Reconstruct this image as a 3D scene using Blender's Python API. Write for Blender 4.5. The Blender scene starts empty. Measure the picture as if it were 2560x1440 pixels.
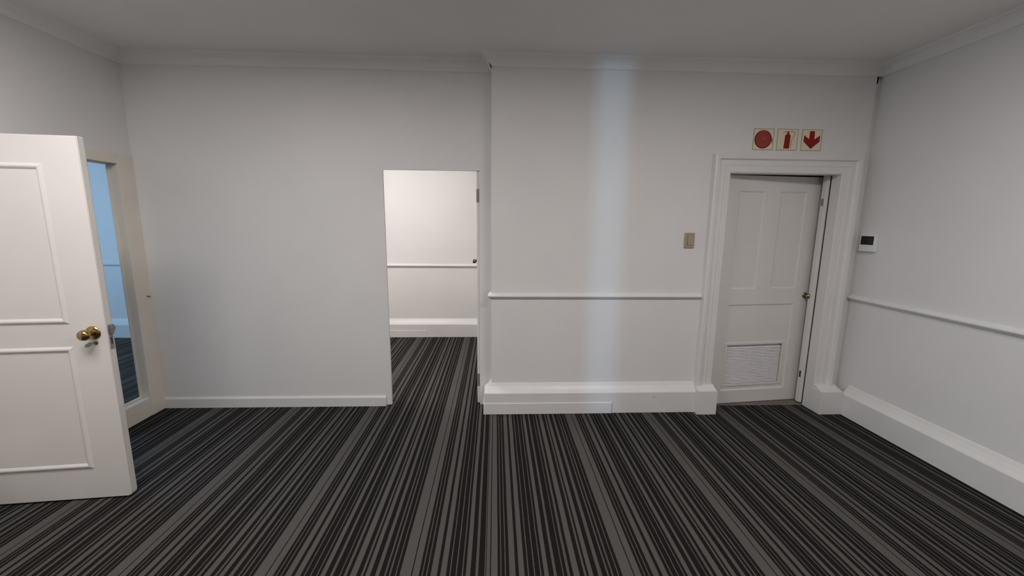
import bpy, bmesh, math, random
from mathutils import Matrix, Vector
random.seed(4)
S = bpy.context.scene
COL = S.collection
R = math.radians

# ------------------------------------------------------------------ camera
cam_d = bpy.data.cameras.new('camera')
cam_d.sensor_fit = 'HORIZONTAL'
cam_d.sensor_width = 36.0
cam_d.lens = 36.0 * 1000.0 / 2560.0
cam_d.clip_start = 0.05
cam = bpy.data.objects.new('camera', cam_d)
COL.objects.link(cam)
cam.matrix_world = (Matrix.Translation((0, 0, 1.62)) @ Matrix.Rotation(R(-2.402), 4, 'Z')
                    @ Matrix.Rotation(R(90 - 9.2), 4, 'X') @ Matrix.Rotation(R(0.5365), 4, 'Z'))
S.camera = cam

# ------------------------------------------------------------------ world, sun, large lights, exposure
W = bpy.data.worlds.new('world'); S.world = W
W.use_nodes = True
W.node_tree.nodes['Background'].inputs[0].default_value = (0.55, 0.66, 0.8, 1)
W.node_tree.nodes['Background'].inputs[1].default_value = 0.6
S.view_settings.view_transform = 'Standard'
S.view_settings.look = 'None'
S.view_settings.exposure = 0.0
S.view_settings.gamma = 1.0
S.view_settings.use_curve_mapping = False

def light(name, kind, loc, rot, energy, color, **kw):
    d = bpy.data.lights.new(name, kind); d.energy = energy; d.color = color
    for k, v in kw.items(): setattr(d, k, v)
    o = bpy.data.objects.new(name, d); COL.objects.link(o)
    o.location = loc; o.rotation_euler = rot
    return o
# level blue daylight, let in as a band by an added unseen rear-wall gap
light('daylight', 'SUN', (0.92, -6, 1.5), (R(90), 0, 0), 0.38, (0.42, 0.70, 1.0), angle=R(1.6))
# daylight of the corridor window beyond the glass
light('corridor_daylight', 'AREA', (-6.55, 3.4, 1.55), (0, R(-90), 0), 72, (0.46, 0.70, 1.0), shape='RECTANGLE', size=1.7, size_y=2.2)

PANEL_W = 46.0          # watts of one ceiling panel in the room
PANEL_C = (1.0, 0.955, 0.925)
PANELS = [(-1.48, 1.15), (1.35, 0.85)]
BACK_PANEL_W = 42.0
BACK_PANEL = (-1.5, 3.92)

# ------------------------------------------------------------------ materials
def mat(name, col, rough=0.5, metal=0.0, noise=0.0, nscale=8.0, bump=0.0, bscale=120.0, spec=0.5):
    m = bpy.data.materials.new(name); m.use_nodes = True
    nt = m.node_tree; b = nt.nodes['Principled BSDF']
    b.inputs['Base Color'].default_value = (*col, 1)
    b.inputs['Roughness'].default_value = rough
    b.inputs['Metallic'].default_value = metal
    b.inputs['Specular IOR Level'].default_value = spec
    tc = nt.nodes.new('ShaderNodeTexCoord')
    if noise:
        n = nt.nodes.new('ShaderNodeTexNoise'); n.inputs['Scale'].default_value = nscale
        n.inputs['Detail'].default_value = 4
        nt.links.new(tc.outputs['Object'], n.inputs['Vector'])
        r = nt.nodes.new('ShaderNodeMapRange')
        r.inputs['From Min'].default_value = 0.3; r.inputs['From Max'].default_value = 0.7
        r.inputs['To Min'].default_value = 1 - noise; r.inputs['To Max'].default_value = 1 + noise * 0.4
        nt.links.new(n.outputs['Fac'], r.inputs['Value'])
        v = nt.nodes.new('ShaderNodeVectorMath'); v.operation = 'SCALE'
        v.inputs[0].default_value = col
        nt.links.new(r.outputs['Result'], v.inputs['Scale'])
        nt.links.new(v.outputs['Vector'], b.inputs['Base Color'])
    if bump:
        n2 = nt.nodes.new('ShaderNodeTexNoise'); n2.inputs['Scale'].default_value = bscale
        nt.links.new(tc.outputs['Object'], n2.inputs['Vector'])
        bp = nt.nodes.new('ShaderNodeBump'); bp.inputs['Strength'].default_value = bump
        bp.inputs['Distance'].default_value = 0.002
        nt.links.new(n2.outputs['Fac'], bp.inputs['Height'])
        nt.links.new(bp.outputs['Normal'], b.inputs['Normal'])
    return m

M = {}
M['wall'] = mat('white_wall_paint', (0.76, 0.745, 0.735), 0.6, noise=0.025, nscale=2.5, bump=0.08, bscale=90)
M['ceiling'] = mat('ceiling_paint', (0.85, 0.835, 0.81), 0.8, noise=0.03, nscale=2.0, bump=0.1, bscale=60)
M['trim'] = mat('white_gloss_trim', (0.75, 0.73, 0.72), 0.38, noise=0.03, nscale=5)
M['cream'] = mat('cream_frame_paint', (0.78, 0.72, 0.63), 0.42, noise=0.04, nscale=6)
M['door'] = mat('white_door_paint', (0.735, 0.705, 0.685), 0.40, noise=0.04, nscale=3)
M['brass'] = mat('polished_brass', (0.38, 0.27, 0.115), 0.24, 1.0, noise=0.08, nscale=30)
M['dull_brass'] = mat('dull_brass', (0.36, 0.28, 0.17), 0.35, 1.0, noise=0.1, nscale=30)
M['nickel'] = mat('grey_metal', (0.30, 0.285, 0.27), 0.4, 1.0, noise=0.1, nscale=30)
M['hinge'] = mat('painted_hinge_grey', (0.27, 0.26, 0.255), 0.5, 0.3, noise=0.1, nscale=40)
M['black'] = mat('black_metal', (0.012, 0.012, 0.012), 0.45, noise=0.1, nscale=30)
M['void'] = mat('dark_gap_shade', (0.02, 0.018, 0.016), 0.9, noise=0.1, nscale=30)  # dark stand-in for the shade inside the open cornice gaps
M['beige'] = mat('aged_beige_plastic', (0.37, 0.31, 0.215), 0.4, noise=0.05, nscale=30)
M['plastic'] = mat('white_plastic', (0.80, 0.79, 0.79), 0.4, noise=0.02, nscale=30)
M['screen'] = mat('dark_screen', (0.016, 0.014, 0.014), 0.25, noise=0.05, nscale=30)
M['bezel'] = mat('black_bezel', (0.004, 0.004, 0.004), 0.4, noise=0.05, nscale=30)
M['sign'] = mat('cream_sign_board', (0.77, 0.69, 0.51), 0.45, noise=0.04, nscale=25)
M['sign_line'] = mat('olive_sign_border', (0.20, 0.17, 0.09), 0.5, noise=0.05, nscale=25)
M['red'] = mat('sign_red', (0.27, 0.016, 0.012), 0.6, spec=0.15, noise=0.06, nscale=25)
M['pale_red'] = mat('sign_pale_red', (0.43, 0.125, 0.095), 0.6, spec=0.15, noise=0.06, nscale=25)
M['threshold'] = mat('worn_threshold', (0.17, 0.15, 0.135), 0.8, noise=0.15, nscale=18)
M['slat'] = mat('white_louvre', (0.74, 0.72, 0.73), 0.45, noise=0.03, nscale=20)

def glass_mat():
    m = bpy.data.materials.new('clear_pane_glass'); m.use_nodes = True
    nt = m.node_tree
    for n in list(nt.nodes): nt.nodes.remove(n)
    out = nt.nodes.new('ShaderNodeOutputMaterial')
    tr = nt.nodes.new('ShaderNodeBsdfTransparent'); tr.inputs[0].default_value = (0.90, 0.95, 0.97, 1)
    gl = nt.nodes.new('ShaderNodeBsdfGlossy'); gl.inputs['Roughness'].default_value = 0.02
    lw = nt.nodes.new('ShaderNodeLayerWeight'); lw.inputs['Blend'].default_value = 0.5
    pw = nt.nodes.new('ShaderNodeMath'); pw.operation = 'POWER'; pw.inputs[1].default_value = 5.0
    fr = nt.nodes.new('ShaderNodeMath'); fr.operation = 'MULTIPLY_ADD'; fr.inputs[1].default_value = 0.9; fr.inputs[2].default_value = 0.03
    nt.links.new(lw.outputs['Facing'], pw.inputs[0]); nt.links.new(pw.outputs[0], fr.inputs[0])
    mx = nt.nodes.new('ShaderNodeMixShader')
    nt.links.new(fr.outputs[0], mx.inputs[0]); nt.links.new(tr.outputs[0], mx.inputs[1])
    nt.links.new(gl.outputs[0], mx.inputs[2]); nt.links.new(mx.outputs[0], out.inputs[0])
    return m
M['glass'] = glass_mat()

def emit_mat(name, col, strength):
    m = bpy.data.materials.new(name); m.use_nodes = True
    b = m.node_tree.nodes['Principled BSDF']
    b.inputs['Base Color'].default_value = (0.8, 0.8, 0.8, 1)
    b.inputs['Emission Color'].default_value = (*col, 1)
    b.inputs['Emission Strength'].default_value = strength
    return m
M['diffuser'] = emit_mat('lamp_diffuser', PANEL_C, 2.0)

# carpet: stripes of one repeat (fractions of 0.6725 m), pile seam at x = -0.04
PERIOD, SEAM, PH_L, PH_R = 0.6725, -0.040, -1.115, 0.597
STRIPES = [(0, 212, 1.0), (243, 368, 1.0), (423, 447, .95), (515, 541, .95), (607, 721, .97), (785, 898, 1.0),
           (966, 988, 1.0), (1084, 1106, 1.0), (1205, 1229, 1.0), (1292, 1378, 1.0), (1470, 1525, .95),
           (1651, 1675, .9), (1742, 1796, .92), (1863, 1981, 1.0), (2066, 2118, .95), (2155, 2250, 1.0),
           (2344, 2424, .95), (2525, 2552, .95), (2617, 2645, .95), (2732, 2757, .95)]
def carpet_mat():
    m = bpy.data.materials.new('striped_carpet'); m.use_nodes = True
    nt = m.node_tree; L = nt.links.new; N = nt.nodes.new
    b = nt.nodes['Principled BSDF']
    b.inputs['Roughness'].default_value = 0.95; b.inputs['Specular IOR Level'].default_value = 0.08
    tc = N('ShaderNodeTexCoord')
    sep = N('ShaderNodeSeparateXYZ'); L(tc.outputs['Object'], sep.inputs[0])
    def math_(op, a, c=None):
        n = N('ShaderNodeMath'); n.operation = op
        for i, v in enumerate((a, c)):
            if v is None: continue
            if isinstance(v, (int, float)): n.inputs[i].default_value = v
            else: L(v, n.inputs[i])
        return n.outputs[0]
    nz = N('ShaderNodeTexNoise'); nz.inputs['Scale'].default_value = 160; nz.inputs['Detail'].default_value = 2
    L(tc.outputs['Object'], nz.inputs['Vector'])
    nzl = N('ShaderNodeTexNoise'); nzl.inputs['Scale'].default_value = 3.0
    L(tc.outputs['Object'], nzl.inputs['Vector'])
    x = sep.outputs['X']
    wob = math_('ADD', math_('MULTIPLY', math_('SUBTRACT', nz.outputs['Fac'], 0.5), 0.0035),
                math_('MULTIPLY', math_('SUBTRACT', nzl.outputs['Fac'], 0.5), 0.004))
    xj = math_('ADD', x, wob)
    right = math_('GREATER_THAN', xj, SEAM)
    ph = math_('ADD', math_('MULTIPLY', right, PH_R - PH_L), PH_L)
    t = math_('FRACT', math_('DIVIDE', math_('SUBTRACT', xj, ph), PERIOD))
    dark = (0.0112, 0.0098, 0.0090); lite = (0.082, 0.0775, 0.074)
    def ramp(lo, hi):
        r = N('ShaderNodeValToRGB'); r.color_ramp.interpolation = 'CONSTANT'
        cr = r.color_ramp; e0 = cr.elements[0]; e0.position = 0; e0.color = (*dark, 1)
        cr.elements.remove(cr.elements[1])
        for a, c, k in STRIPES:
            if not (lo <= a < hi): continue
            p = a / 2828.0
            if p == 0: e0.color = (*[v * k for v in lite], 1)
            else:
                e = cr.elements.new(p); e.color = (*[v * k for v in lite], 1)
            e = cr.elements.new(c / 2828.0); e.color = (*dark, 1)
        L(t, r.inputs[0]); return r.outputs[0]
    ra, rb = ramp(0, 1460), ramp(1460, 3000)
    mx = N('ShaderNodeMix'); mx.data_type = 'RGBA'
    L(math_('GREATER_THAN', t, 1420 / 2828.0), mx.inputs['Factor']); L(ra, mx.inputs['A']); L(rb, mx.inputs['B'])
    # yarn speckle along the stripes
    mp = N('ShaderNodeMapping'); mp.inputs['Scale'].default_value = (1.0, 0.35, 1.0)
    L(tc.outputs['Object'], mp.inputs['Vector'])
    sp = N('ShaderNodeTexNoise'); sp.inputs['Scale'].default_value = 420; sp.inputs['Detail'].default_value = 3
    L(mp.outputs[0], sp.inputs['Vector'])
    k = math_('ADD', math_('MULTIPLY', sp.outputs['Fac'], 0.9), 0.55)
    vs = N('ShaderNodeVectorMath'); vs.operation = 'SCALE'
    L(mx.outputs['Result'], vs.inputs[0]); L(k, vs.inputs['Scale'])
    L(vs.outputs['Vector'], b.inputs['Base Color'])
    bp = N('ShaderNodeBump'); bp.inputs['Strength'].default_value = 0.35; bp.inputs['Distance'].default_value = 0.003
    L(sp.outputs['Fac'], bp.inputs['Height']); L(bp.outputs['Normal'], b.inputs['Normal'])
    return m
M['carpet'] = carpet_mat()

# ------------------------------------------------------------------ mesh helpers
def bm_box(bm, x0, x1, y0, y1, z0, z1, bevel=0.0, seg=2):
    vs = [bm.verts.new(p) for p in ((x0,y0,z0),(x1,y0,z0),(x1,y1,z0),(x0,y1,z0),(x0,y0,z1),(x1,y0,z1),(x1,y1,z1),(x0,y1,z1))]
    fs = [bm.faces.new([vs[i] for i in f]) for f in ((0,3,2,1),(4,5,6,7),(0,1,5,4),(1,2,6,5),(2,3,7,6),(3,0,4,7))]
    if bevel:
        es = set(e for f in fs for e in f.edges)
        bmesh.ops.bevel(bm, geom=list(es), offset=bevel, segments=seg, affect='EDGES', profile=0.7)
def bm_poly(bm, pts2, plane, a, b):
    """extrude 2-D outline between a and b along the axis normal to plane ('xz' -> y, 'xy' -> z, 'yz' -> x)"""
    f = {'xz': lambda u, v, w: (u, w, v), 'xy': lambda u, v, w: (u, v, w), 'yz': lambda u, v, w: (w, u, v)}[plane]
    A = [bm.verts.new(f(u, v, a)) for u, v in pts2]; B = [bm.verts.new(f(u, v, b)) for u, v in pts2]
    n = len(pts2)
    bm.faces.new(A); bm.faces.new(B[::-1])
    for i in range(n):
        bm.faces.new((A[i], A[(i+1) % n], B[(i+1) % n], B[i]))
def bm_lathe(bm, prof, mtx, seg=28):
    """prof: (radius, height) along local z"""
    rings = []
    for r, h in prof:
        if r < 1e-6: rings.append([bm.verts.new(mtx @ Vector((0, 0, h)))])
        else: rings.append([bm.verts.new(mtx @ Vector((r*math.cos(2*math.pi*i/seg), r*math.sin(2*math.pi*i/seg), h))) for i in range(seg)])
    for a, b in zip(rings[:-1], rings[1:]):
        for i in range(seg):
            j = (i+1) % seg
            if len(a) == 1 and len(b) == 1: continue
            if len(a) == 1: bm.faces.new((a[0], b[i], b[j]))
            elif len(b) == 1: bm.faces.new((a[i], b[0], a[j]))
            else: bm.faces.new((a[i], b[i], b[j], a[j]))
def bm_ribbon(bm, pts, w, y0, y1):
    """flat band of width w along pts (x,z), between depths y0 and y1"""
    l, r = [], []
    for i, p in enumerate(pts):
        a = Vector(pts[max(i-1, 0)]); b = Vector(pts[min(i+1, len(pts)-1)])
        d = (b - a).normalized(); n = Vector((-d.y, d.x)); p = Vector(p)
        ww = w[i] if isinstance(w, list) else w
        l.append(p + n*ww/2); r.append(p - n*ww/2)
    F = [bm.verts.new((p.x, y0, p.y)) for p in l] ; G = [bm.verts.new((p.x, y0, p.y)) for p in r]
    F2 = [bm.verts.new((p.x, y1, p.y)) for p in l]; G2 = [bm.verts.new((p.x, y1, p.y)) for p in r]
    for i in range(len(pts)-1):
        bm.faces.new((F[i], F[i+1], G[i+1], G[i])); bm.faces.new((F[i], F2[i], F2[i+1], F[i+1]))
        bm.faces.new((G[i], G[i+1], G2[i+1], G2[i])); bm.faces.new((F2[i], G2[i], G2[i+1], F2[i+1]))
    for k in (0, -1): bm.faces.new((F[k], G[k], G2[k], F2[k]))
def bm_sweep(bm, path, prof, side=1, closed=False):
    """sweep prof [(offset, z)] along an xy path with mitred corners; offset goes to the right of travel (side=1)"""
    n = len(path); rings = []
    for i in range(n):
        p = Vector(path[i])
        dp = (p - Vector(path[i-1])).normalized() if (i > 0 or closed) else None
        dn = (Vector(path[(i+1) % n]) - p).normalized() if (i < n-1 or closed) else None
        if dp is None: dp = dn
        if dn is None: dn = dp
        n1 = Vector((dp.y, -dp.x))*side; n2 = Vector((dn.y, -dn.x))*side
        m = (n1 + n2); m = m / (1 + n1.dot(n2))
        rings.append([bm.verts.new((p.x + m.x*o, p.y + m.y*o, z)) for o, z in prof])
    k = len(prof)
    for a in range(n if closed else n-1):
        A, B = rings[a], rings[(a+1) % n]
        for j in range(k):
            bm.faces.new((A[j], A[(j+1) % k], B[(j+1) % k], B[j]))
    if not closed:
        bm.faces.new(rings[0]); bm.faces.new(rings[-1][::-1])
def bm_frame(bm, s0, s1, z0, z1, prof, base_y=0.0):
    """closed mitred moulding around a rectangle in the xz plane; prof [(outward, towards -y)]"""
    cs = [(s0, z0, -1, -1), (s1, z0, 1, -1), (s1, z1, 1, 1), (s0, z1, -1, 1)]
    rings = [[bm.verts.new((s + sx*o, base_y - d, z + sz*o)) for o, d in prof] for s, z, sx, sz in cs]
    k = len(prof)
    for a in range(4):
        A, B = rings[a], rings[(a+1) % 4]
        for j in range(k):
            bm.faces.new((A[j], A[(j+1) % k], B[(j+1) % k], B[j]))

def obj(name, bm, m, parent=None, smooth=False, loc=None):
    bmesh.ops.recalc_face_normals(bm, faces=bm.faces)
    me = bpy.data.meshes.new(name); bm.to_mesh(me); bm.free()
    me.materials.append(M[m])
    if smooth:
        for p in me.polygons: p.use_smooth = True
        me.set_sharp_from_angle(angle=R(40))
    o = bpy.data.objects.new(name, me); COL.objects.link(o)
    if parent: o.parent = parent
    if loc: o.location = loc
    return o
def box(name, x0, x1, y0, y1, z0, z1, m, parent=None, bevel=0.0):
    bm = bmesh.new(); bm_box(bm, x0, x1, y0, y1, z0, z1, bevel); return obj(name, bm, m, parent)
def boxes(name, lst, m, parent=None, bevel=0.0):
    bm = bmesh.new()
    for b in lst: bm_box(bm, *b, bevel=bevel)
    return obj(name, bm, m, parent)
def tag(o, label, cat, group=None, kind=None):
    o['label'] = label; o['category'] = cat
    if group: o['group'] = group
    if kind: o['kind'] = kind
    return o
def struct(o, label, cat): return tag(o, label, cat, kind='structure')
def thing(name, loc, rz=0.0):
    o = bpy.data.objects.new(name, None); COL.objects.link(o)
    o.location = loc; o.rotation_euler = (0, 0, rz); o.empty_display_size = 0.1
    return o
def part_label(o, text): o['label'] = text; return o

# ------------------------------------------------------------------ main dimensions
XL, XR, YB, YD, YR, Y2, ZC = -2.88, 3.073, -2.4, 3.41, 3.283, 5.645, 2.875
XS = -0.034                    # left end of the old wall
XW = 3.027                     # right end of the old wall, slim recess up to the right wall
TL = 0.12                      # left wall thickness
XCOR = -6.6                    # far side of the corridor

# ------------------------------------------------------------------ floor, ceiling, walls
struct(box('floor', XCOR-.1, XR+.15, YB-.15, Y2+.1, -0.10, 0.0, 'carpet'), 'charcoal and grey striped carpet covering the floor', 'floor')
struct(box('ceiling', XCOR-.1, XR+.15, YB-.15, Y2+.1, ZC, ZC+0.1, 'ceiling'), 'plain white ceiling in shade', 'ceiling')

Y0D, Y1D = 2.10, YD            # door and sidelight opening of the left wall
ZH = 2.11
struct(boxes('wall_left', [(XL-TL, XL, YB, Y0D, 0, ZC), (XL-TL, XL, Y0D, Y1D, ZH, ZC), (XL-TL, XL, Y1D, Y1D+.12, 0, ZC)], 'wall'),
       'white side wall with open door and narrow glass sidelight', 'wall')
struct(boxes('wall_far', [(XL, -0.97, YD, YD+.12, 0, ZC), (-0.97, XS, YD, YD+.12, 2.085, ZC), (-0.06, XS, YD, YD+.12, 0, 2.085)], 'wall'),
       'plain white partition wall with a lit doorway opening', 'wall')
DX0, DX1, DH = 1.89, 2.818, 2.04
struct(boxes('wall_old', [(XS, DX0, YR, YR+.30, 0, ZC), (DX0, XW, YR, YR+.30, 2.10, ZC), (DX0, XW, YR, 3.345, DH, 2.10),
                          (DX1, XW, YR, 3.345, 0, DH), (2.95, XW, 3.345, YR+.30, 0, 2.10),
                          (XW, XR, YR+.020, YR+.30, 0, ZC)], 'wall'),
       'white far wall with chair rail, signs and panelled door', 'wall')
struct(box('wall_right', XR, XR+.12, YB, YR+.30, 0, ZC, 'wall'), 'white right-hand side wall with chair rail and tall baseboard', 'wall')
struct(boxes('wall_rear', [(XL-TL, 0.79, YB-.12, YB, 0, ZC), (1.05, XR+.12, YB-.12, YB, 0, ZC)], 'wall'), 'white rear wall behind the camera with an added tall slim gap', 'wall')  # gap added and sized to throw the blue band on the old wall
struct(box('wall_back', XCOR, 0.42, Y2, Y2+.1, 0, ZC, 'wall'), 'bright white wall of the room beyond the doorway', 'wall')
struct(box('wall_back_right', 0.30, 0.42, YR+.30, Y2, 0, ZC, 'wall'), 'white side wall of the back room', 'wall')
struct(box('wall_back_left', XL-TL, XL, YD+.12, Y2, 0, ZC, 'wall'), 'white wall between back room and corridor', 'wall')
struct(boxes('wall_corridor', [(XCOR-.1, XCOR, YB, Y2, 0, 0.4), (XCOR-.1, XCOR, YB, Y2, 2.7, ZC), (XCOR-.1, XCOR, YB, 2.5, 0.4, 2.7), (XCOR-.1, XCOR, 4.3, Y2, 0.4, 2.7),
                               (XCOR, XL-TL, YB-.12, YB, 0, ZC)], 'wall'), 'outer corridor wall with a window, seen past the glass', 'wall')
struct(boxes('wall_closet', [(1.55, 1.65, YR+.30, 4.7, 0, ZC), (XR+.02, XR+.12, YR+.30, 4.7, 0, ZC), (1.65, XR+.02, 4.6, 4.7, 0, ZC)], 'wall'), 'walls of the dark space behind the panelled door', 'wall')

# ------------------------------------------------------------------ cornice, baseboards, chair rails
cove = [(0, 2.795), (0.006, 2.795), (0.012, 2.803), (0.020, 2.822), (0.034, 2.842), (0.054, 2.856), (0.072, 2.862), (0.078, ZC), (0, ZC)]
bm = bmesh.new(); bm_sweep(bm, [(XL, YB), (XL, YD), (XS, YD)], cove)
struct(obj('trim_1', bm, 'ceiling'), 'small coved cornice above left wall and partition', 'cornice')
bm = bmesh.new(); bm_sweep(bm, [(XS, YR+.1), (XS, YR), (XR, YR), (XR, YB)], cove)
o = struct(obj('trim_2', bm, 'ceiling'), 'small coved cornice above old wall and right wall', 'cornice')
bm = bmesh.new()
bm_poly(bm, [(-0.052, 2.826), (-0.046, 2.808), (-0.037, 2.797), (-0.033, 2.782), (-0.037, 2.781), (-0.043, 2.793), (-0.049, 2.806)], 'xz', 3.262, 3.275)
part_label(obj('gap_shade', bm, 'void', o), 'dark sliver for the shade in the gap at the cornice corner')
bm = bmesh.new()
bm_poly(bm, [(3.040, 2.796), (3.036, 2.744), (3.032, 2.744), (3.035, 2.796)], 'xz', 3.281, 3.304)
part_label(obj('gap_shade', bm, 'void', o), 'dark sliver for the shade in the slit at the top of the corner')

base = [(0, 0), (0.060, 0), (0.060, 0.183), (0.056, 0.190), (0.036, 0.209), (0.018, 0.233), (0.005, 0.257), (0, 0.259)]
rail = [(0, 0.992), (0.008, 0.996), (0.024, 1.012), (0.029, 1.017), (0.029, 1.025), (0.018, 1.034), (0.006, 1.044), (0, 1.046)]
bm = bmesh.new(); bm_sweep(bm, [(XS, YD), (XS, YR), (1.745, YR)], base)
o = struct(obj('baseboard_old', bm, 'trim'), 'tall white baseboard along old wall between doorway and panelled door', 'baseboard')
bm = bmesh.new(); bm_sweep(bm, [(XS, YD), (XS, YR), (1.009, YR)], [(0.058, 0.0), (0.066, 0.0), (0.066, 0.093), (0.0645, 0.0975), (0.058, 0.1005)])
obj('cover_board', bm, 'trim', o)
bm = bmesh.new()
for cx, cz, rx, rz in ((1.372, .141, .008, .003), (1.394, .139, .005, .0025), (1.381, .153, .003, .003)):
    bm_poly(bm, [(cx+rx*math.cos(a*.63)*(1+.25*math.sin(3*a)), cz+rz*math.sin(a*.63)) for a in range(10)], 'xz', 3.2225, 3.2232)
part_label(obj('scuff', bm, 'hinge', o), 'small dark scuff marks')
part_label(box('joint_shadow', 1.0085, 1.0125, 3.2185, 3.2245, 0.0, 0.099, 'hinge', o), 'dark strip for the shadow at the end of the cover board')  # thin dark strip painted in as the seam shadow where the board ends
bm = bmesh.new(); bm_sweep(bm, [(XR, 3.17), (XR, YB)], base)
struct(obj('baseboard_right', bm, 'trim'), 'tall white baseboard along right wall', 'baseboard')
pb = [(0, 0), (0.016, 0), (0.016, 0.080), (0.010, 0.090), (0, 0.092)]
bm = bmesh.new(); bm_sweep(bm, [(XL, YD), (-0.97, YD)], pb)
struct(obj('baseboard_far', bm, 'trim'), 'low white baseboard along plain partition', 'baseboard')
bm = bmesh.new(); bm_sweep(bm, [(XL, YB), (XL, Y0D-.06)], base)
struct(obj('baseboard_left', bm, 'trim'), 'white baseboard along left wall behind the open door', 'baseboard')
bm = bmesh.new(); bm_sweep(bm, [(XL, Y2), (0.30, Y2)], base)
o = struct(obj('baseboard_back', bm, 'trim'), 'tall white baseboard seen through the lit doorway', 'baseboard')
bm = bmesh.new(); bm_sweep(bm, [(XL, Y2), (-0.985, Y2)], [(0.058, 0.0), (0.066, 0.0), (0.066, 0.098), (0.058, 0.101)])
obj('cover_board', bm, 'trim', o)
bm = bmesh.new(); bm_sweep(bm, [(XCOR, Y2), (XL-TL, Y2)], base)
struct(obj('baseboard_corridor', bm, 'trim'), 'tall white baseboard seen through the glass sidelight', 'baseboard')
bm = bmesh.new(); bm_sweep(bm, [(XS, YR+.09), (XS, YR), (1.745, YR)], rail)
struct(obj('trim_3', bm, 'trim'), 'white chair rail between doorway and panelled door', 'chair rail')
bm = bmesh.new(); bm_sweep(bm, [(XR, YR), (XR, YB)], [(o_, z-0.008) for o_, z in rail])
struct(obj('trim_4', bm, 'trim'), 'white chair rail along right wall', 'chair rail')
bm = bmesh.new(); bm_sweep(bm, [(XL, Y2), (0.30, Y2)], rail)
struct(obj('trim_5', bm, 'trim'), 'white chair rail seen through the lit doorway', 'chair rail')
bm = bmesh.new(); bm_sweep(bm, [(XCOR, Y2), (XL-TL, Y2)], rail)
struct(obj('trim_6', bm, 'trim'), 'white chair rail seen through the glass sidelight', 'chair rail')

# ------------------------------------------------------------------ doorway in the partition: lining with hinges
t = thing('trim_7', (-0.54, YD, 0)); struct(t, 'white door lining around the lit doorway, door leaf folded back', 'door frame')
def at(parent, o):      # keep world placement of a part under its thing
    o.parent = parent; o.matrix_parent_inverse = parent.matrix_basis.inverted(); return o
at(t, boxes('jamb', [(-0.970, -0.923, YD-.0006, YD+.030, 0.008, 2.085), (-0.970, -0.950, YD+.030, YD+.12, 0.008, 2.085)], 'wall'))
bm = bmesh.new()
bm_box(bm, -0.136, -0.060, YD-.0006, YD+.12, 0.0, 2.085, .002); bm_box(bm, -0.159, -0.136, YD+.016, YD+.12, 0.012, 2.06, .001)
at(t, obj('jamb', bm, 'trim'))
at(t, boxes('head', [(-0.923, -0.136, YD-.0006, YD+.030, 2.043, 2.085), (-0.950, -0.136, YD+.030, YD+.12, 2.066, 2.085)], 'wall'))
for z0, z1 in ((1.792, 1.898), (0.176, 0.289)):
    h = at(t, box('hinge', -0.161, -0.138, YD+.010, YD+.017, z0, z1, 'hinge', bevel=.001))
    bm = bmesh.new()
    for k in range(3):
        bm_lathe(bm, [(0, 0), (.0045, 0), (.0045, .034), (0, .034)], Matrix.Translation((-0.1385, YD+.008, z0 + .001 + k*(z1-z0-.036)/2)), 12)
    at(t, obj('hinge_knuckle', bm, 'hinge', smooth=True))

# back door leaf swung open behind the jamb
t = thing('door_3', (-0.135, YD+.13, 0)); struct(t, 'white door leaf swung open behind the doorway jamb, black handle', 'door')
at(t, box('leaf', -0.150, -0.110, YD+.13, YD+.90, 0.01, 2.035, 'door', bevel=.003))
bm = bmesh.new()
bm_lathe(bm, [(0, 0), (.024, 0), (.024, .008), (.010, .010), (.009, .060), (0, .060)], Matrix.Translation((-0.150, 4.215, 1.226)) @ Matrix.Rotation(R(-90), 4, 'Y'), 20)
bm_poly(bm, [(4.085, 1.214), (4.20, 1.212), (4.226, 1.214), (4.226, 1.240), (4.20, 1.243), (4.15, 1.236), (4.085, 1.232)], 'yz', -0.232, -0.202)
at(t, obj('handle', bm, 'black', smooth=True))

# ------------------------------------------------------------------ door frame and sidelight in the left wall
t = thing('window_1', (XL-.06, 3.155, 0)); struct(t, 'narrow full-height glass sidelight in cream frame beside the open door', 'window')
XF0, XF1 = XL-.085, XL+.006
G0, G1, GZ0, GZ1 = 3.040, 3.270, 0.155, 2.040
at(t, box('stile', XF0, XF1, G1, YD, 0.0, ZH, 'cream', bevel=.003))
at(t, box('stile', XF0, XF1, 2.955, G0, 0.0, ZH, 'cream', bevel=.003))
at(t, box('bottom_rail', XF0, XF1-.004, G0, G1, 0.0, GZ0, 'cream', bevel=.003))
at(t, box('head', XF0, XF1, G0, G1, GZ1, ZH, 'cream', bevel=.003))
p = at(t, box('pane', XL-.080, XL-.074, G0-.004, G1+.004, GZ0-.004, GZ1+.004, 'glass'))
part_label(p, 'clear glass pane')
bm = bmesh.new(); 
for a in ((G0, G0+.010, GZ0, GZ1), (G1-.010, G1, GZ0, GZ1), (G0+.010, G1-.010, GZ0, GZ0+.012), (G0+.010, G1-.010, GZ1-.010, GZ1)):
    bm_box(bm, XL-.074, XL-.062, a[0], a[1], a[2], a[3], .002)
at(t, obj('glazing_bead', bm, 'cream'))
bm = bmesh.new()
bm_lathe(bm, [(0, 0), (.011, 0), (.011, .004), (.005, .006), (.005, .022), (.009, .024), (.008, .032), (0, .034)], Matrix.Translation((XF1, 3.372, 0.995)) @ Matrix.Scale(0.7, 4) @ Matrix.Rotation(R(90), 4, 'Y'), 16)
at(t, obj('hook', bm, 'hinge', smooth=True))
tw = thing('window_2', (XCOR-.05, 3.4, 0.4)); struct(tw, 'corridor window letting in daylight beyond the sidelight', 'window')
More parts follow.
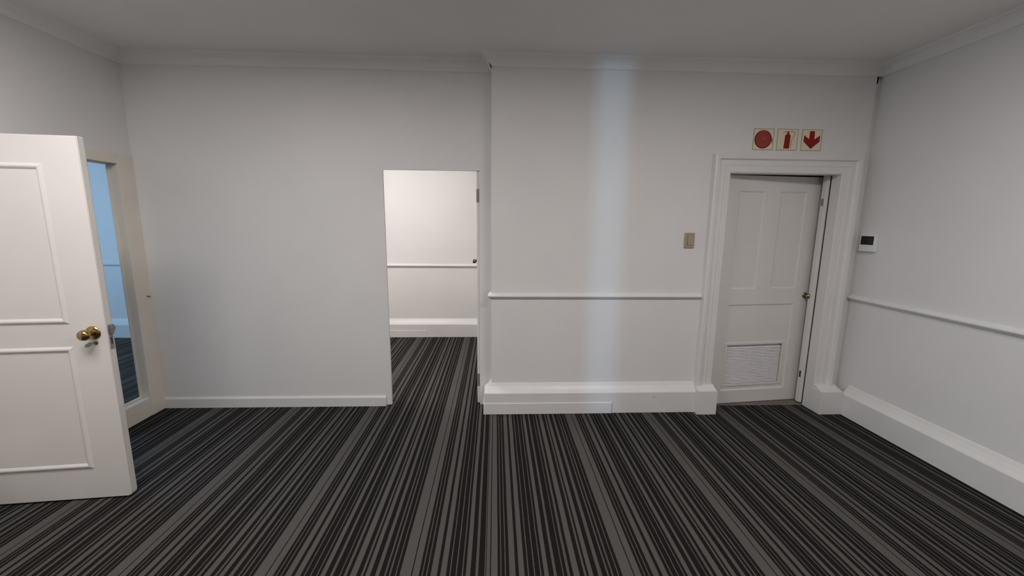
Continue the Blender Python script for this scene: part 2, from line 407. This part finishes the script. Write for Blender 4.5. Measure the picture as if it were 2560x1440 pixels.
at(tw, boxes('frame', [(XCOR-.08, XCOR-.02, 2.5, 2.56, .4, 2.7), (XCOR-.08, XCOR-.02, 4.24, 4.3, .4, 2.7), (XCOR-.08, XCOR-.02, 2.56, 4.24, .4, .46), (XCOR-.08, XCOR-.02, 2.56, 4.24, 2.64, 2.7), (XCOR-.08, XCOR-.02, 3.37, 3.43, .46, 2.64)], 'trim'))
for ya, yb in ((2.56, 3.37), (3.43, 4.24)): at(tw, box('pane', XCOR-.053, XCOR-.047, ya, yb, .46, 2.64, 'glass'))
t = thing('trim_8', (XL-.04, 2.08, 0)); struct(t, 'cream door frame post and head of the open door', 'door frame')
at(t, box('jamb', XF0, XF1, Y0D-.055, Y0D, 0, ZH, 'cream', bevel=.003))
at(t, box('head', XF0, XF1, Y0D, 2.955, 2.055, ZH, 'cream', bevel=.003))

# ------------------------------------------------------------------ open white door (leaf local: x from hinge, face towards -y)
HX, HY, AN = -2.985, 2.148, math.atan(.095)
LW = (2.985 - 2.141) / math.cos(AN)
t = thing('door_1', (HX, HY, 0), AN); struct(t, 'open white two-panel door with brass knob at the left edge', 'door')
def rounded(w, z0, z1, r=.02, n=5):
    pts = [(0, z0)]
    for i in range(n+1):
        a = -math.pi/2 + i*math.pi/2/n; pts.append((w - r + r*math.cos(a), z0 + r + r*math.sin(a)))
    pts += [(w, z1 - .004), (w - .004, z1), (0, z1)]
    return pts
bm = bmesh.new(); bm_poly(bm, rounded(LW, .012, 2.040), 'xz', 0, .040)
bmesh.ops.bevel(bm, geom=[e for e in bm.edges if abs(e.verts[0].co.y - e.verts[1].co.y) < 1e-6], offset=.003, segments=2, affect='EDGES')
obj('leaf', bm, 'door', t, smooth=True)
S0, S1 = .13, (2.985 - 2.338) / math.cos(AN)
mprof = [(-.006, 0), (-.004, .003), (.004, .0085), (.008, .0095), (.014, .0085), (.022, .003), (.024, 0)]
for z0, z1 in ((1.082, 1.876), (.226, .904)):
    bm = bmesh.new(); bm_frame(bm, S0, S1, z0, z1, mprof)
    obj('panel_moulding', bm, 'door', t)
KS = LW - .066
def knob(parent, x, z, sgn, m, yface, sc=1.0):
    mt = Matrix.Translation((x, yface, z)) @ Matrix.Rotation(R(90) * sgn, 4, 'X') @ Matrix.Scale(sc, 4)
    bm = bmesh.new(); bm_lathe(bm, [(0, 0), (.036, 0), (.037, .003), (.034, .008), (.026, .012), (.013, .016), (.0115, .026), (.012, .034)], mt, 32)
    k = obj('knob', bm, m, parent, smooth=True)
    bm = bmesh.new(); bm_lathe(bm, [(.011, .030), (.014, .036), (.022, .042), (.0285, .051), (.0295, .060), (.026, .070), (.017, .077), (.006, .080), (0, .080)], mt, 32)
    obj('knob_ball', bm, m, k, smooth=True)
knob(t, KS, 1.005, 1, 'brass', 0.0)
knob(t, KS, 1.005, -1, 'nickel', .040)
bm = bmesh.new()
bm_lathe(bm, [(0, 0), (.013, 0), (.013, .004), (.009, .007), (0, .007)], Matrix.Translation((KS+.004, 0, .950)) @ Matrix.Rotation(R(90), 4, 'X'), 20)
o = obj('keyhole', bm, 'nickel', t, smooth=True)
bm = bmesh.new()
bm_box(bm, KS+.002, KS+.006, -.026, -.005, .946, .954)
bm_poly(bm, [(KS+.010, .956), (KS-.004, .958), (KS-.024, .946), (KS-.030, .932), (KS-.014, .930), (KS+.002, .938)], 'xz', -.030, -.026)
obj('key', bm, 'nickel', o)
bm = bmesh.new(); bm_box(bm, LW-.001, LW+.002, .008, .032, .905, 1.045, .001)
o = obj('latch_plate', bm, 'hinge', t)
box('latch_bolt', LW, LW+.013, .007, .033, .990, 1.036, 'nickel', o, .006)
box('keeper_slot', LW+.001, LW+.0025, .015, .025, .935, .972, 'black', o)

# ------------------------------------------------------------------ architrave and plinth blocks of the panelled door
t = thing('trim_9', (2.354, YR-.03, 0)); struct(t, 'moulded white architrave with plinth blocks around panelled door', 'architrave')
ap = [(0, -.12), (0, .030), (.004, .034), (.048, .034), (.052, .040), (.060, .043), (.066, .038), (.092, .038), (.098, .046), (.102, .060), (.128, .064), (.142, .058), (.145, 0.0), (.145, -.002), (.02, -.002), (.02, -.12)]
ap = [(0, 0), (0, .030), (.004, .034), (.050, .035), (.056, .038), (.062, .039), (.068, .037), (.094, .037), (.100, .043), (.105, .052), (.128, .055), (.142, .050), (.145, 0.0)]
bm = bmesh.new()
path = [(DX0, 0.20, -1, 0), (DX0, DH, -1, 1), (DX1, DH, 1, 1), (DX1, 0.19, 1, 0)]
rings = [[bm.verts.new((x + sx*o*(1.12 if x > 2.5 else 1.0), YR - d, z + sz*o)) for o, d in ap] for x, z, sx, sz in path]
for A, B in zip(rings[:-1], rings[1:]):
    for j in range(len(ap)):
        k = (j+1) % len(ap); bm.faces.new((A[j], A[k], B[k], B[j]))
at(t, obj('architrave', bm, 'trim'))
def plinth(x0, x1, y0, z1):
    bm = bmesh.new()
    bm_box(bm, x0, x1, y0, YR, 0, z1, .004)
    bm_poly(bm, [(y0+.006, z1-.002), (YR-.02, z1-.002), (YR-.02, z1+.035)], 'yz', x0+.004, x1-.004)
    return at(t, obj('plinth_block', bm, 'trim'))
plinth(1.742, 1.910, 3.172, .212)
plinth(2.8165, 3.013, 3.150, .205)
at(t, box('lining', DX1-.002, DX1, YR-.03, 3.345, .0, DH, 'trim'))
at(t, box('lining', DX0, DX1, YR-.03, 3.345, DH-.003, DH, 'trim'))
at(t, box('door_stop', 2.786, 2.8145, 3.354, 3.400, 0.02, 2.06, 'trim', bevel=.005))
at(t, box('strike_plate', 2.7835, 2.787, 3.368, 3.386, 0.255, 0.315, 'black', bevel=.001))
at(t, box('strike_plate', 2.7835, 2.787, 3.366, 3.390, 1.79, 1.85, 'hinge', bevel=.001))
struct(box('trim_10', DX0, 2.95, 3.338, 3.582, 0.0, 0.006, 'threshold', bevel=.002), 'worn grey threshold strip under the panelled door', 'threshold')

# ------------------------------------------------------------------ panelled door, a little ajar
AN2 = math.atan(.107); C2 = math.cos(AN2)
t = thing('door_2', (1.900, 3.346, 0), AN2); struct(t, 'white panelled door with louvre vent standing ajar below fire signs', 'door')
lx = lambda X: (X - 1.900) / C2
LE, T2 = lx(2.843), .042
P = dict(a=(lx(2.045), lx(2.290), 1.070, 1.908), b=(lx(2.435), lx(2.687), 1.070, 1.908), c=(lx(2.042), lx(2.687), .130, .930))
bm = bmesh.new()
z0, z1 = .012, 2.034
for b in ((0, P['a'][0], z0, z1), (P['b'][1], LE, z0, z1), (P['a'][0], P['b'][1], 1.908, z1), (P['a'][0], P['b'][1], .930, 1.070),
          (P['a'][0], P['b'][1], z0, .130), (P['a'][1], P['b'][0], 1.070, 1.908)):
    bm_box(bm, b[0], b[1], 0, T2, b[2], b[3])
obj('leaf_frame', bm, 'door', t)
for k in 'ab':
    s0, s1, za, zb = P[k]
    o = box('panel', s0, s1, .009, .030, za, zb, 'door', t)
    bm = bmesh.new(); bm_frame(bm, s0+.012, s1-.012, za+.012, zb-.012, [(0, 0), (.004, .004), (.012, .007), (.012, 0)], .009)
    obj('bead', bm, 'door', o)
s0, s1, za, zb = P['c']
l0, l1, lz0, lz1 = lx(2.075), lx(2.622), .193, .556
boxes_c = [(s0, l0, .009, .030, za, zb), (l1, s1, .009, .030, za, zb), (l0, l1, .009, .030, lz1, zb), (l0, l1, .009, .030, za, lz0)]
o = boxes('panel', boxes_c, 'door', t)
bm = bmesh.new(); bm_frame(bm, s0+.012, s1-.012, za+.012, zb-.012, [(0, 0), (.004, .004), (.012, .007), (.012, 0)], .009)
obj('bead', bm, 'door', o)
lou = thing('louvre', (0, 0, 0)); lou.parent = t
bm = bmesh.new(); bm_frame(bm, l0, l1, lz0, lz1, [(0, -.02), (0, .004), (.004, .006), (.022, .006), (.026, 0.0), (.026, -.02)], .009)
lf = obj('louvre_frame', bm, 'door', t)
bpy.data.objects.remove(lou)
NS = 24
sm = bmesh.new(); bm_poly(sm, [(.0140, -.0064), (.0162, -.0068), (.0265, .0064), (.0250, .0072)], 'yz', l0, l1)
slat0 = None
for i in range(NS):
    z = lz0 + (i + .5) * (lz1 - .020 - lz0) / NS
    if slat0 is None:
        slat0 = obj('slat', sm, 'slat', lf); slat0.location = (0, 0, z)
    else:
        c = slat0.copy(); COL.objects.link(c); c.parent = lf; c.location = (0, 0, z)
box('backing', l0, l1, .029, .034, lz0, lz1, 'slat', lf)
bm = bmesh.new(); bm_lathe(bm, [(0, 0), (.025, 0), (.026, .003), (.020, .008), (.010, .011), (.009, .024)], Matrix.Translation((lx(2.785), 0, 1.003)) @ Matrix.Rotation(R(90), 4, 'X'), 28)
k = obj('knob', bm, 'dull_brass', t, smooth=True)
bm = bmesh.new(); bm_lathe(bm, [(.009, .022), (.012, .028), (.021, .034), (.0245, .044), (.0225, .054), (.014, .061), (0, .063)], Matrix.Translation((lx(2.785), 0, 1.003)) @ Matrix.Rotation(R(90), 4, 'X'), 28)
obj('knob_ball', bm, 'dull_brass', k, smooth=True)
for zz in (.22, 1.0, 1.80):
    bm = bmesh.new(); bm_lathe(bm, [(0, 0), (.006, 0), (.006, .09), (0, .09)], Matrix.Translation((-.003, T2+.004, zz)), 12)
    obj('hinge', bm, 'hinge', t, smooth=True)

# ------------------------------------------------------------------ wall things
# fire signs
SY = YR
def sign(x0, x1, z0, z1, label, rot):
    t = thing('fire_sign', ((x0+x1)/2, SY, z0)); tag(t, label, 'sign', 'fire signs above the panelled door')
    w, h = x1-x0, z1-z0
    bm = bmesh.new(); bm_box(bm, -w/2, w/2, -.004, 0, 0, h, .0008); obj('board', bm, 'sign', t)
    bm = bmesh.new(); bm_frame(bm, -w/2+.005, w/2-.005, .005, h-.005, [(0, 0), (0, .0009), (.0028, .0009), (.0028, 0)], -.0038)
    obj('border', bm, 'sign_line', t)
    return t, (lambda u, v: (-w/2 + u*w, h - v*h)), w
Z0S, Z1S = 2.221, 2.388
t, f, w = sign(2.062, 2.233, Z0S, Z1S, 'cream sign with red coiled fire hose spiral', 0)
c = f(.485, .505); rr = .405*w
bm = bmesh.new(); bm_poly(bm, [(c[0]+rr*math.cos(i*math.pi/24), c[1]+rr*math.sin(i*math.pi/24)) for i in range(48)], 'xz', -.0046, -.0038)
obj('reel_disc', bm, 'pale_red', t)
bm = bmesh.new(); pts = []
turns = 4.6
for i in range(241):
    a = i/240*turns*2*math.pi; q = .008 + (rr-.008-.002)*i/240
    pts.append((c[0]+q*math.cos(a+.3), c[1]-q*math.sin(a+.3)))
for i in range(1, 50):
    a = turns*2*math.pi + i/48*2*math.pi
    pts.append((c[0]+(rr-.002)*math.cos(a+.3), c[1]-(rr-.002)*math.sin(a+.3)))
bm_ribbon(bm, pts, .0060, -.0052, -.0044)
obj('hose_spiral', bm, 'red', t)
bm = bmesh.new()
pts = [(c[0]+rr*.985*math.cos(R(a)), c[1]+rr*.985*math.sin(R(a))) for a in range(60, 9, -5)] + [f(.91, .47), f(.925, .55), f(.915, .63), f(.90, .70)]
bm_ribbon(bm, pts, [.004]*(len(pts)-3) + [.005, .004, .0012], -.0052, -.0040)
obj('hose_tail', bm, 'red', t)

t, f, w = sign(2.259, 2.433, Z0S, Z1S, 'cream sign with red fire extinguisher picture', 0)
bm = bmesh.new()
bm_poly(bm, [f(*p) for p in ((.35, .91), (.62, .91), (.635, .31), (.60, .27), (.56, .24), (.545, .16), (.53, .11), (.49, .11), (.47, .16), (.455, .24), (.41, .27), (.375, .31))], 'xz', -.0050, -.0038)
obj('extinguisher_picture', bm, 'red', t)
bm = bmesh.new(); bm_ribbon(bm, [f(*p) for p in ((.50, .135), (.40, .14), (.32, .165), (.255, .205))], [.006, .005, .004, .002], -.0050, -.0038)
obj('lever_picture', bm, 'sign_line', t)
bm = bmesh.new(); bm_ribbon(bm, [f(*p) for p in ((.53, .14), (.64, .13), (.75, .13), (.80, .155), (.825, .22), (.81, .30), (.76, .39), (.715, .48), (.695, .58), (.69, .72), (.685, .90))], .0032, -.0050, -.0038)
obj('hose_picture', bm, 'sign_line', t)

t, f, w = sign(2.461, 2.632, Z0S, Z1S, 'cream sign with red arrow pointing down', 0)
bm = bmesh.new()
bm_poly(bm, [f(*p) for p in ((.385, .085), (.62, .085), (.635, .46), (.895, .28), (.895, .57), (.505, .91), (.115, .57), (.125, .28), (.375, .46))], 'xz', -.0050, -.0038)
obj('arrow', bm, 'red', t)

# light switch
t = thing('light_switch', (1.606, YR, 1.430)); tag(t, 'beige light switch on the wall left of the panelled door', 'switch')
bm = bmesh.new(); bm_box(bm, -.041, .041, -.012, 0, 0, .125, .005, 3); obj('plate', bm, 'beige', t)
bm = bmesh.new(); bm_poly(bm, [(-.012, .020), (-.018, .024), (-.013, .104), (-.011, .106)], 'yz', -.016, .034); obj('rocker', bm, 'beige', t)
box('groove', -.020, -.0165, -.0125, -.011, .020, .106, 'sign_line', t)

# thermostat on the right wall (faces -x)
t = thing('thermostat', (XR, 3.180, 1.416)); tag(t, 'white thermostat with dark screen on right wall beside the door', 'thermostat')
bm = bmesh.new(); bm_box(bm, -.028, 0, -.070, .070, 0, .140, .006, 3); obj('body', bm, 'plastic', t)
box('bezel', -.0292, -.026, -.056, .056, .056, .126, 'bezel', t, .0006)
box('screen', -.0300, -.028, -.047, .047, .062, .116, 'screen', t)

# ------------------------------------------------------------------ ceiling panels (behind and above the camera, and in the back room)
def panel(x, y, watts, label, w=1.2, l=0.6):
    t = thing('ceiling_light', (x, y, ZC - .012)); tag(t, label, 'ceiling light', 'ceiling light panels')
    bm = bmesh.new(); 
    for b in ((-w/2-.02, w/2+.02, -l/2-.02, -l/2), (-w/2-.02, w/2+.02, l/2, l/2+.02), (-w/2-.02, -w/2, -l/2, l/2), (w/2, w/2+.02, -l/2, l/2)):
        bm_box(bm, b[0], b[1], b[2], b[3], 0, .012)
    obj('frame', bm, 'plastic', t)
    box('diffuser', -w/2, w/2, -l/2, l/2, .005, .011, 'diffuser', t)
    a = light('panel_lamp', 'AREA', (0, 0, .003), (0, 0, 0), watts, PANEL_C, shape='RECTANGLE', size=w, size_y=l)
    a.parent = t
    return t
names = ['ceiling light panel nearest the open white door', 'ceiling light panel nearest the right wall']
for (x, y), n in zip(PANELS, names): panel(x, y, PANEL_W * (1.0 if x < 0 else 0.84), n)
panel(BACK_PANEL[0], BACK_PANEL[1], BACK_PANEL_W, 'ceiling light panel in the back room', 1.2, 0.6)
